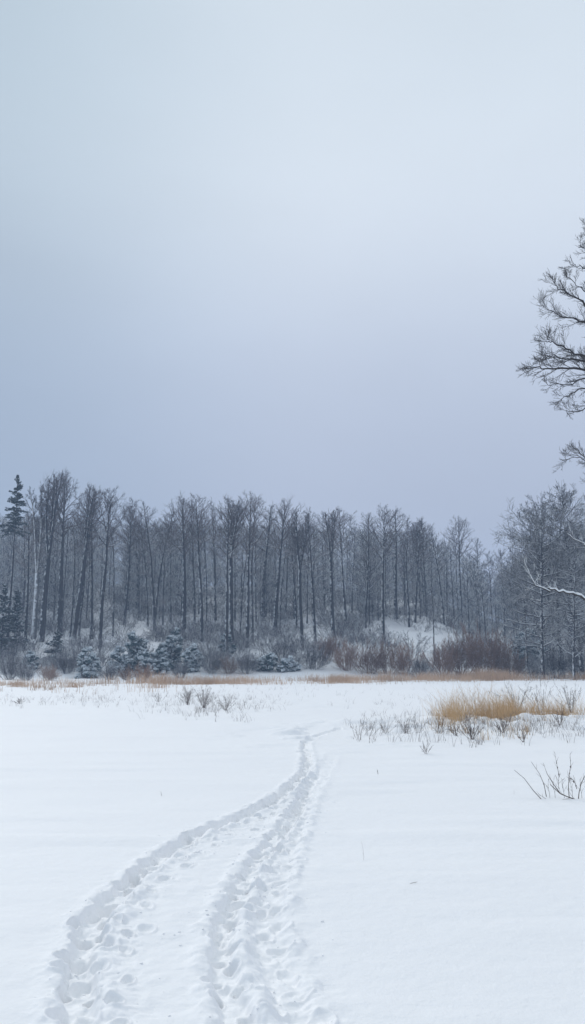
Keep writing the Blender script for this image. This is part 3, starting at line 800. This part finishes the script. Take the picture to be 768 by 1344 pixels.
weed(625, 938, 16, 52, 60, 'tall wispy seed stalks above the highest golden grass', 1024, M_STRAW, rad=.005, lean=.25)
weed(500, 1018, 1, 12, 8, 'tiny lone weed on smooth snow below the thin upright weeds', 1025, rad=.003)
weed(481, 1132, 1, 32, 2, 'single thin upright stalk beside the double trail', 1026, rad=.0012, seeds=False, lean=.02, fine=1)
weed(212, 1043, 1, 8, 3, 'tiny dark twig tip on open snow before the curving trail', 1027, M_STEM, rad=.004, seeds=False, fine=1)
weed(60, 1337, 1, 14, 7, 'bluish buried twig beside the deep nearest end of the trail', 1028, M_WEED, rad=.0018, seeds=False, lean=.6, fine=2)
weed(676, 1043, 1, 12, 4, 'short stub of stalk beside the bare twig plant', 1029, rad=.002, seeds=False, fine=1)
weed(412, 1276, 1, 6, 2, 'tiny dark speck of stalk in snow near the double trail', 1030, M_STEM, rad=.0022, seeds=False, fine=1)

# stubble poking through the snow, uncountable
n = 9000
sx = rgg.uniform(-20, 800, n); sy = 903 + 75 * rgg.uniform(0, 1, n) ** 1.3
gx = (sx - CX) / F; gd = CAMZ * F / (sy - HZ); px_, py_ = gx * gd, gd
dens = .9 * np.exp(-((sx - 275) / 70) ** 2 - ((sy - 925) / 14) ** 2) + .5 * np.exp(-((sx - 120) / 130) ** 2 - ((sy - 918) / 7) ** 2) + 1.0 * np.exp(-((sx - 640) / 110) ** 2 - ((sy - 950) / 20) ** 2) + .45 * np.exp(-((sx - 515) / 50) ** 2 - ((sy - 960) / 12) ** 2) + .10 * (sy < 925)
kp = (dens * (.5 + 1.6 * fbm(px_ / .9, py_ / .9, 93, 3))) > rgg.uniform(.02, .8, n)
px_, py_ = px_[kp], py_[kp]
Bz = np.repeat(np.stack([px_, py_, surface(px_, py_) - .02], 1), 4, axis=0); Bz[:, :2] += rgg.normal(0, .05, (len(Bz), 2))
V_, Q_ = blades(Bz, rgg.uniform(.08, .34, len(Bz)), np.full(len(Bz), .0032), rgg, .45)
link('grass_stubble', make_mesh('grass_stubble', V_, Q_, [M_WEED]), kind='stuff', label='thin grey stubble poking through the snow')

# loose crumbs of snow kicked up beside the trails
rc = np.random.default_rng(8); cps = []
for P, w_, n_ in ((paths[0], .15, 150), (paths[2], .17, 130), (paths[3], .17, 120), (paths[1], .17, 80)):
    t = rc.uniform(0, len(P) - 1.001, n_); k = t.astype(int); f = (t - k)[:, None]
    cps.append(P[k] * (1 - f) + P[k + 1] * f + rc.normal(0, w_, (n_, 2)))
cps = np.concatenate(cps); cps = cps[(cps[:, 1] > 2.8) & (cps[:, 1] < 14)]
cz = surface(cps[:, 0], cps[:, 1]) + track_relief(cps[:, 0], cps[:, 1])
bmc = bmesh.new(); bmesh.ops.create_icosphere(bmc, subdivisions=1, radius=1.0)
IV = np.array([v.co[:] for v in bmc.verts]); IF = np.array([[v.index for v in f.verts] for f in bmc.faces]); bmc.free()
rs_ = (rc.uniform(.1, 1, len(cps)) ** 2.2 * .010 + .003)[:, None, None]
CV = IV[None] * rs_ * rc.uniform(.6, 1.25, (len(cps), len(IV), 1)) * [1, 1, .7] + np.stack([cps[:, 0], cps[:, 1], cz], 1)[:, None]
CF = (IF[None] + (np.arange(len(cps)) * len(IV))[:, None, None]).reshape(-1, 3)
link('snow_crumbs', make_mesh('snow_crumbs', CV.reshape(-1, 3), CF, [M_GROUND], smooth=True), kind='stuff', label='loose crumbs of snow beside the trails')
gt = gpt(542, 1164); Lw = Lines(); zt_ = ground_z(*gt)
Lw.add(np.array([[-.02, -.01, .002], [0, 0, .005], [.02, .008, .006], [.04, .02, .008]]), [.001, .0016, .0012, .0006], 5); Lw.add(np.array([[.005, 0, .006], [.015, -.006, .008], [.024, -.008, .007]]), [.001, .0008, .0005], 5)
a_ = Lw.arrays(); o_ = link('fallen_twig', make_mesh('fallen_twig', a_[0], a_[1], [M_WEED]), label='short fallen twig lying on smooth snow below the lone upright stalk', category='twig'); o_.location = (gt[0], gt[1], zt_)

# bare twig plant near the camera
def pxline(P, D, rnd=None):
    return np.array([at(x, y, D + (z if z else 0)) for x, y, z in P])
Lp = Lines(); DP = gpt(740, 1047)[1]
def pl_(P, r0, r1, br=0, seed=0, bl=.1, knots=()):
    q = pxline(P, DP); Lp.add(q, np.linspace(r0, r1, len(q)), 5, 0)
    rng = np.random.default_rng(seed)
    if br: fan_out(Lp, q, r0 * .7, rng, 1, (br,), (bl,), .6, .0016, .2, t0=.3)
    for t, s in knots:
        k = min(int(t * (len(q) - 1)), len(q) - 2); c = q[k] + (q[k + 1] - q[k]) * (t * (len(q) - 1) - k)
        Lp.add(np.array([c - [0, 0, s], c, c + [.003, 0, s]]), [s * .2, s * .75, s * .2], 6, 0)
pl_([(712, 1047, 0), (700, 1034, -.05), (688, 1018, -.1), (675, 1007, -.12)], .0050, .0022)
pl_([(717, 1042, 0), (714, 1026, .05), (708, 1012, .08), (697, 996, .1)], .0048, .0020, 2, 5, .12, ((.35, .012),))
pl_([(735, 1038, 0), (726, 1025, 0), (718, 1012, .02), (713, 998, .03)], .0055, .0022, 2, 6, .1)
pl_([(768, 1062, -.1), (760, 1047, 0), (747, 1043, 0), (735, 1038, 0), (722, 1026, .0)], .0085, .0040, 5, 7, .16)
pl_([(747, 1043, 0), (746, 1030, 0), (747, 1014, 0), (749, 1000, 0), (748, 986, 0)], .0055, .0015, 8, 8, .10, ((.55, .010), (.7, .013), (.4, .008), (.85, .007)))
pl_([(734, 1016, .1), (732, 1006, .1), (730, 996, .1), (728, 984, .1)], .0032, .0014, 6, 9, .09, ((.1, .013), (.4, .011), (.6, .009)))
pl_([(738, 1040, .05), (733, 1030, .08), (733, 1020, .1), (734, 1014, .1)], .0026, .0020, 7, 12, .13, ((.3, .008),))
pl_([(759, 1046, 0), (760, 1036, 0), (763, 1024, 0), (768, 1014, 0), (776, 1004, 0)], .0060, .0020, 6, 10, .13, ((.3, .008),))
pl_([(757, 1032, 0), (755, 1025, 0), (751, 1019, 0), (747, 1018, 0)], .004, .003, 9, 11, .10, ((.2, .012), (.5, .014), (.8, .010)))
pl_([(718, 1046, .0), (712, 1042, 0), (706, 1038, 0)], .0028, .0012, 3, 15, .07)
for sx, ss in ((722, 21), (729, 22), (741, 23), (752, 24), (764, 25), (772, 26)):
    pl_([(sx, 1046, .05), (sx - 1, 1037, .07), (sx - 3, 1028, .1), (sx - 2, 1018, .12)], .0024, .0010, 6, ss, .10, ((.6, .006),))
a = Lp.arrays(); zc = at(740, 1047, DP)
o = link('twig_plant', make_mesh('twig_plant', a[0] - zc, a[1], [M_STEM]), label='bare dark twig plant with knotted buds standing in smooth snow', category='plant'); 
gz = ground_z(zc[0], zc[1]); o.location = (zc[0], zc[1], zc[2] - max(0, zc[2] - gz) - .02)
print('weeds', round(time.time() - T0, 1))

# ------------------------------------------------------------------ large tree just out of the picture, limbs reaching in
DN = 24.0; rb = np.random.default_rng(303)
base = at(905, 872, DN); base[2] = ground_z(base[0], base[1])
NT = empty('bare_tree', base, label='large near bare tree whose dark limbs reach in against the open sky', category='tree')
Lt, Lb, Ls = Lines(), Lines(), Lines()
Hn = at(880, 240, DN)[2] - base[2]
tp = np.array([[rb.normal(0, .06), rb.normal(0, .06), z] for z in np.linspace(-.5, Hn, 14)]); Lt.add(tp, .34 * (1 - np.linspace(0, 1, 14)) ** .8 + .03, 10, 0)
def limb(P, dy, r0, r1, seed, cnt=(9, 5, 3), ln=(.95, .42, .2), LL=Lb, z0=None, bend=.25, tt=.30, rmin=.0042):
    """limb through photo positions P (outer end last), growing from the trunk"""
    rng = np.random.default_rng(seed)
    pts = [at(x + 7, y, DN + dy * i / max(1, len(P) - 1)) - base for i, (x, y) in enumerate(P)]
    zt = pts[0][2] - .8 if z0 is None else z0
    start = np.array([np.interp(zt, tp[:, 2], tp[:, 0]), np.interp(zt, tp[:, 2], tp[:, 1]), zt])
    pts = [start] + pts; pts = np.array(pts)
    for _ in range(2):
        Q = [pts[0]]
        for a_, b_ in zip(pts[:-1], pts[1:]): Q += [a_ * .75 + b_ * .25, a_ * .25 + b_ * .75]
        Q.append(pts[-1]); pts = np.array(Q)
    pts[1:-1] += rng.normal(0, .03, (len(pts) - 2, 3))
    LL.add(pts, np.linspace(r0, r1, len(pts)) , 6, 0)
    fan_out(LL, pts, r0 * .5, rng, 1, cnt, ln, .60, rmin, bend, t0=tt, wob=.05)
limb([(820, 500), (768, 488), (744, 483), (706, 484), (690, 481)], -.6, .075, .008, 1, (22, 7, 3), (.85, .36, .17))
limb([(820, 492), (768, 472), (744, 462), (724, 452), (710, 447)], .5, .060, .007, 2, (19, 8, 3), (.85, .38, .18))
limb([(810, 488), (768, 478), (740, 470), (720, 468), (704, 466)], 1.0, .05, .007, 32, (18, 7, 3), (.7, .34, .16))
limb([(815, 460), (768, 428), (756, 419), (729, 416), (707, 401)], .3, .060, .006, 3, (18, 7, 3), (.75, .34, .16))
limb([(815, 450), (768, 404), (750, 391), (729, 380), (719, 374)], -.5, .055, .006, 4, (17, 7, 3), (.65, .34, .16))
limb([(815, 440), (790, 405), (768, 386), (748, 372), (733, 362)], .8, .04, .006, 34, (13, 7, 3), (.45, .25, .13))
limb([(815, 400), (790, 368), (768, 352), (753, 349), (740, 349)], -.3, .040, .005, 5, (11, 6, 3), (.5, .26, .14))
limb([(815, 370), (790, 352), (768, 336), (758, 326), (752, 318)], .3, .036, .005, 6, (11, 6, 3), (.45, .25, .14))
limb([(815, 350), (790, 328), (772, 318), (765, 306), (763, 294)], -.2, .034, .005, 7, (11, 6, 3), (.45, .22, .12))
limb([(815, 510), (768, 495), (738, 504), (711, 505)], .7, .045, .006, 8, (14, 6, 3), (.6, .26, .14))
limb([(815, 515), (768, 503), (744, 517), (728, 526)], -.7, .042, .006, 9, (13, 6, 3), (.55, .26, .14), bend=.1)
limb([(815, 530), (790, 522), (768, 529), (750, 541), (734, 538)], .2, .038, .006, 10, (12, 6, 3), (.5, .25, .14))
limb([(830, 650), (795, 622), (768, 609), (752, 600), (735, 603)], .2, .038, .005, 11, (13, 6, 3), (.6, .28, .15))
limb([(830, 655), (795, 628), (768, 605), (757, 596), (744, 588)], -.5, .034, .005, 12, (11, 6, 3), (.5, .24, .14))
limb([(830, 660), (800, 640), (775, 634), (760, 628)], .5, .032, .005, 13, (6, 4, 2), (.4, .24, .14))
for i in range(26):      # limbs on the other sides of the trunk, up to its top
    z = Hn * (.30 + .70 * (i + .5) / 26); az = rb.uniform(-1.35, 1.35) if i % 3 else rb.uniform(1.2, 1.9)
    d = np.array([math.cos(az), math.sin(az) * (1 if i % 2 else -1), rb.uniform(.2, .7)])
    q = curve_pts(np.array([np.interp(z, tp[:, 2], tp[:, 0]), np.interp(z, tp[:, 2], tp[:, 1]), z]), unit(d), (3.6 if i < 18 else 2.0) * rb.uniform(.7, 1.1), 7, .3, rb, .1)
    Lb.add(q, np.linspace(.07, .01, 7), 5, 0); fan_out(Lb, q, .04, rb, 1, (8, 5), (1.1, .5), .65, .006, .25)
# snow-loaded low branch
limb([(830, 812), (800, 798), (768, 787), (748, 778), (735, 776), (722, 775), (712, 771)], .2, .085, .030, 21, (4, 3), (.45, .2), LL=Ls, bend=.3, tt=.75)
limb([(830, 728), (795, 719), (768, 720), (752, 712), (738, 700)], .3, .05, .012, 22, (4, 4), (.6, .25), LL=Ls, bend=.4, tt=.5)
q = np.array([at(x, y, DN + .2) - base for x, y in [(722, 776), (712, 771), (703, 768), (697, 757), (691, 744), (686, 735)]]); Ls.add(q, np.linspace(.030, .006, 6), 4, 0)
fan_out(Ls, q, .02, rb, 1, (7, 4), (.5, .25), .7, .005, .2)
for nm, LL, mt in (('trunk', Lt, M_TRUNK), ('crown', Lb, M_DARKB), ('snowy_branch', Ls, M_SNOWB)):
    a = LL.arrays(); link(nm, make_mesh(nm, a[0], a[1], [mt], smooth=(nm != 'crown')), NT)
print('near tree', round(time.time() - T0, 1))

# ------------------------------------------------------------------ haze
bm = bmesh.new(); bmesh.ops.create_cube(bm, size=1.0)
for v in bm.verts: v.co = Vector((v.co.x * 6800, v.co.y * 6800, (v.co.z + .5) * 47 - 2.0))
me = bpy.data.meshes.new('haze'); bm.to_mesh(me); bm.free()
mh = bpy.data.materials.new('haze'); mh.use_nodes = True; nt = mh.node_tree; nt.nodes.clear()
pv = nd(nt, 'ShaderNodeVolumePrincipled'); pv.inputs['Color'].default_value = (.55, .72, 1.0, 1); pv.inputs['Density'].default_value = .0011; pv.inputs['Anisotropy'].default_value = .2
mo = nd(nt, 'ShaderNodeOutputMaterial'); nt.links.new(pv.outputs[0], mo.inputs['Volume']); me.materials.append(mh)
link('haze', me, kind='stuff', label='thin cold winter haze over the field')

# ------------------------------------------------------------------ sky and sun
SUN_AZ, SUN_EL = math.radians(-34), math.radians(30)
w = bpy.data.worlds.new('World'); scene.world = w; w.use_nodes = True; nt = w.node_tree; nt.nodes.clear()
out = nd(nt, 'ShaderNodeOutputWorld')
sky = nd(nt, 'ShaderNodeTexSky', sky_type='NISHITA'); sky.sun_disc = False; sky.sun_elevation = SUN_EL; sky.sun_rotation = SUN_AZ
tc = nd(nt, 'ShaderNodeTexCoord'); sp = nd(nt, 'ShaderNodeSeparateXYZ'); nt.links.new(tc.outputs['Generated'], sp.inputs[0])
cr = nd(nt, 'ShaderNodeValToRGB'); nt.links.new(sp.outputs['Z'], cr.inputs[0])
els = [(0.0, (.425, .475, .59)), (.20, (.425, .480, .600)), (.38, (.545, .615, .745)), (.54, (.74, .81, .885)), (.68, (.65, .74, .83)), (1.0, (.80, .86, .90))]
cr.color_ramp.elements[0].position = els[0][0]; cr.color_ramp.elements[0].color = (*els[0][1], 1)
cr.color_ramp.elements[1].position = 1.0; cr.color_ramp.elements[1].color = (*els[-1][1], 1)
for p, c in els[1:-1]:
    e = cr.color_ramp.elements.new(p); e.color = (*c, 1)
cr.color_ramp.interpolation = 'B_SPLINE'
# brighter patch of cloud
gd = Vector((math.sin(math.radians(3.5)) * math.cos(math.radians(33)), math.cos(math.radians(3.5)) * math.cos(math.radians(33)), math.sin(math.radians(33))))
dt = nd(nt, 'ShaderNodeVectorMath', operation='DOT_PRODUCT'); nt.links.new(tc.outputs['Generated'], dt.inputs[0]); dt.inputs[1].default_value = gd
gl = mathn(nt, 'MULTIPLY', mathn(nt, 'POWER', mathn(nt, 'MAXIMUM', dt.outputs['Value'], 0.0), 22.0), .03)
mp = nd(nt, 'ShaderNodeMapping'); mp.inputs['Scale'].default_value = (1, 1, 2.2); nt.links.new(tc.outputs['Generated'], mp.inputs[0])
cn = noise(nt, 1.6, 4, mp.outputs[0])
cl = mathn(nt, 'MULTIPLY_ADD', cn, .24, .88)
mr = nd(nt, 'ShaderNodeMapRange', interpolation_type='SMOOTHSTEP'); nt.links.new(sp.outputs['X'], mr.inputs[0])
for i_, v_ in enumerate((-.42, .06, 1.0, 0.0)): mr.inputs[i_ + 1].default_value = v_
zz = nd(nt, 'ShaderNodeMapRange'); nt.links.new(sp.outputs['Z'], zz.inputs[0])
for i_, v_ in enumerate((.1, .45, .10, .25)): zz.inputs[i_ + 1].default_value = v_
dark = mathn(nt, 'SUBTRACT', 1.0, mathn(nt, 'MULTIPLY', mr.outputs[0], zz.outputs[0]))
fac = mathn(nt, 'MULTIPLY', mathn(nt, 'ADD', cl, gl), dark)
thick = mix(nt, mathn(nt, 'MULTIPLY', mr.outputs[0], .9), (1, 1, 1), (.90, .985, 1.03))     # thicker, bluer cloud on that side
tm_ = nd(nt, 'ShaderNodeVectorMath', operation='MULTIPLY'); nt.links.new(cr.outputs[0], tm_.inputs[0]); nt.links.new(thick, tm_.inputs[1])
vm = nd(nt, 'ShaderNodeVectorMath', operation='SCALE'); nt.links.new(tm_.outputs[0], vm.inputs[0]); nt.links.new(fac, vm.inputs['Scale'])
b1 = nd(nt, 'ShaderNodeBackground'); nt.links.new(vm.outputs[0], b1.inputs[0]); b1.inputs[1].default_value = 1.0
b2 = nd(nt, 'ShaderNodeBackground'); nt.links.new(sky.outputs[0], b2.inputs[0]); b2.inputs[1].default_value = .05
mx = nd(nt, 'ShaderNodeMixShader'); mx.inputs[0].default_value = .015; nt.links.new(b1.outputs[0], mx.inputs[1]); nt.links.new(b2.outputs[0], mx.inputs[2])
nt.links.new(mx.outputs[0], out.inputs[0])
sl = bpy.data.lights.new('sun', 'SUN'); sl.energy = 1.6; sl.angle = math.radians(17); sl.color = (1, .97, .93)
so = bpy.data.objects.new('sun', sl); C.objects.link(so)
sd = Vector((math.sin(SUN_AZ) * math.cos(SUN_EL), math.cos(SUN_AZ) * math.cos(SUN_EL), math.sin(SUN_EL)))
so.rotation_euler = sd.to_track_quat('Z', 'Y').to_euler()

vs = scene.view_settings; vs.view_transform = 'Standard'; vs.look = 'None'; vs.gamma = 1; vs.exposure = 0; vs.use_curve_mapping = False
cy = scene.cycles; cy.use_denoising = True; cy.max_bounces = 4; cy.diffuse_bounces = 3; cy.volume_bounces = 1; cy.glossy_bounces = 1; cy.transmission_bounces = 1
try: cy.denoiser = 'OPENIMAGEDENOISE'
except Exception: pass
print('built', round(time.time() - T0, 1))
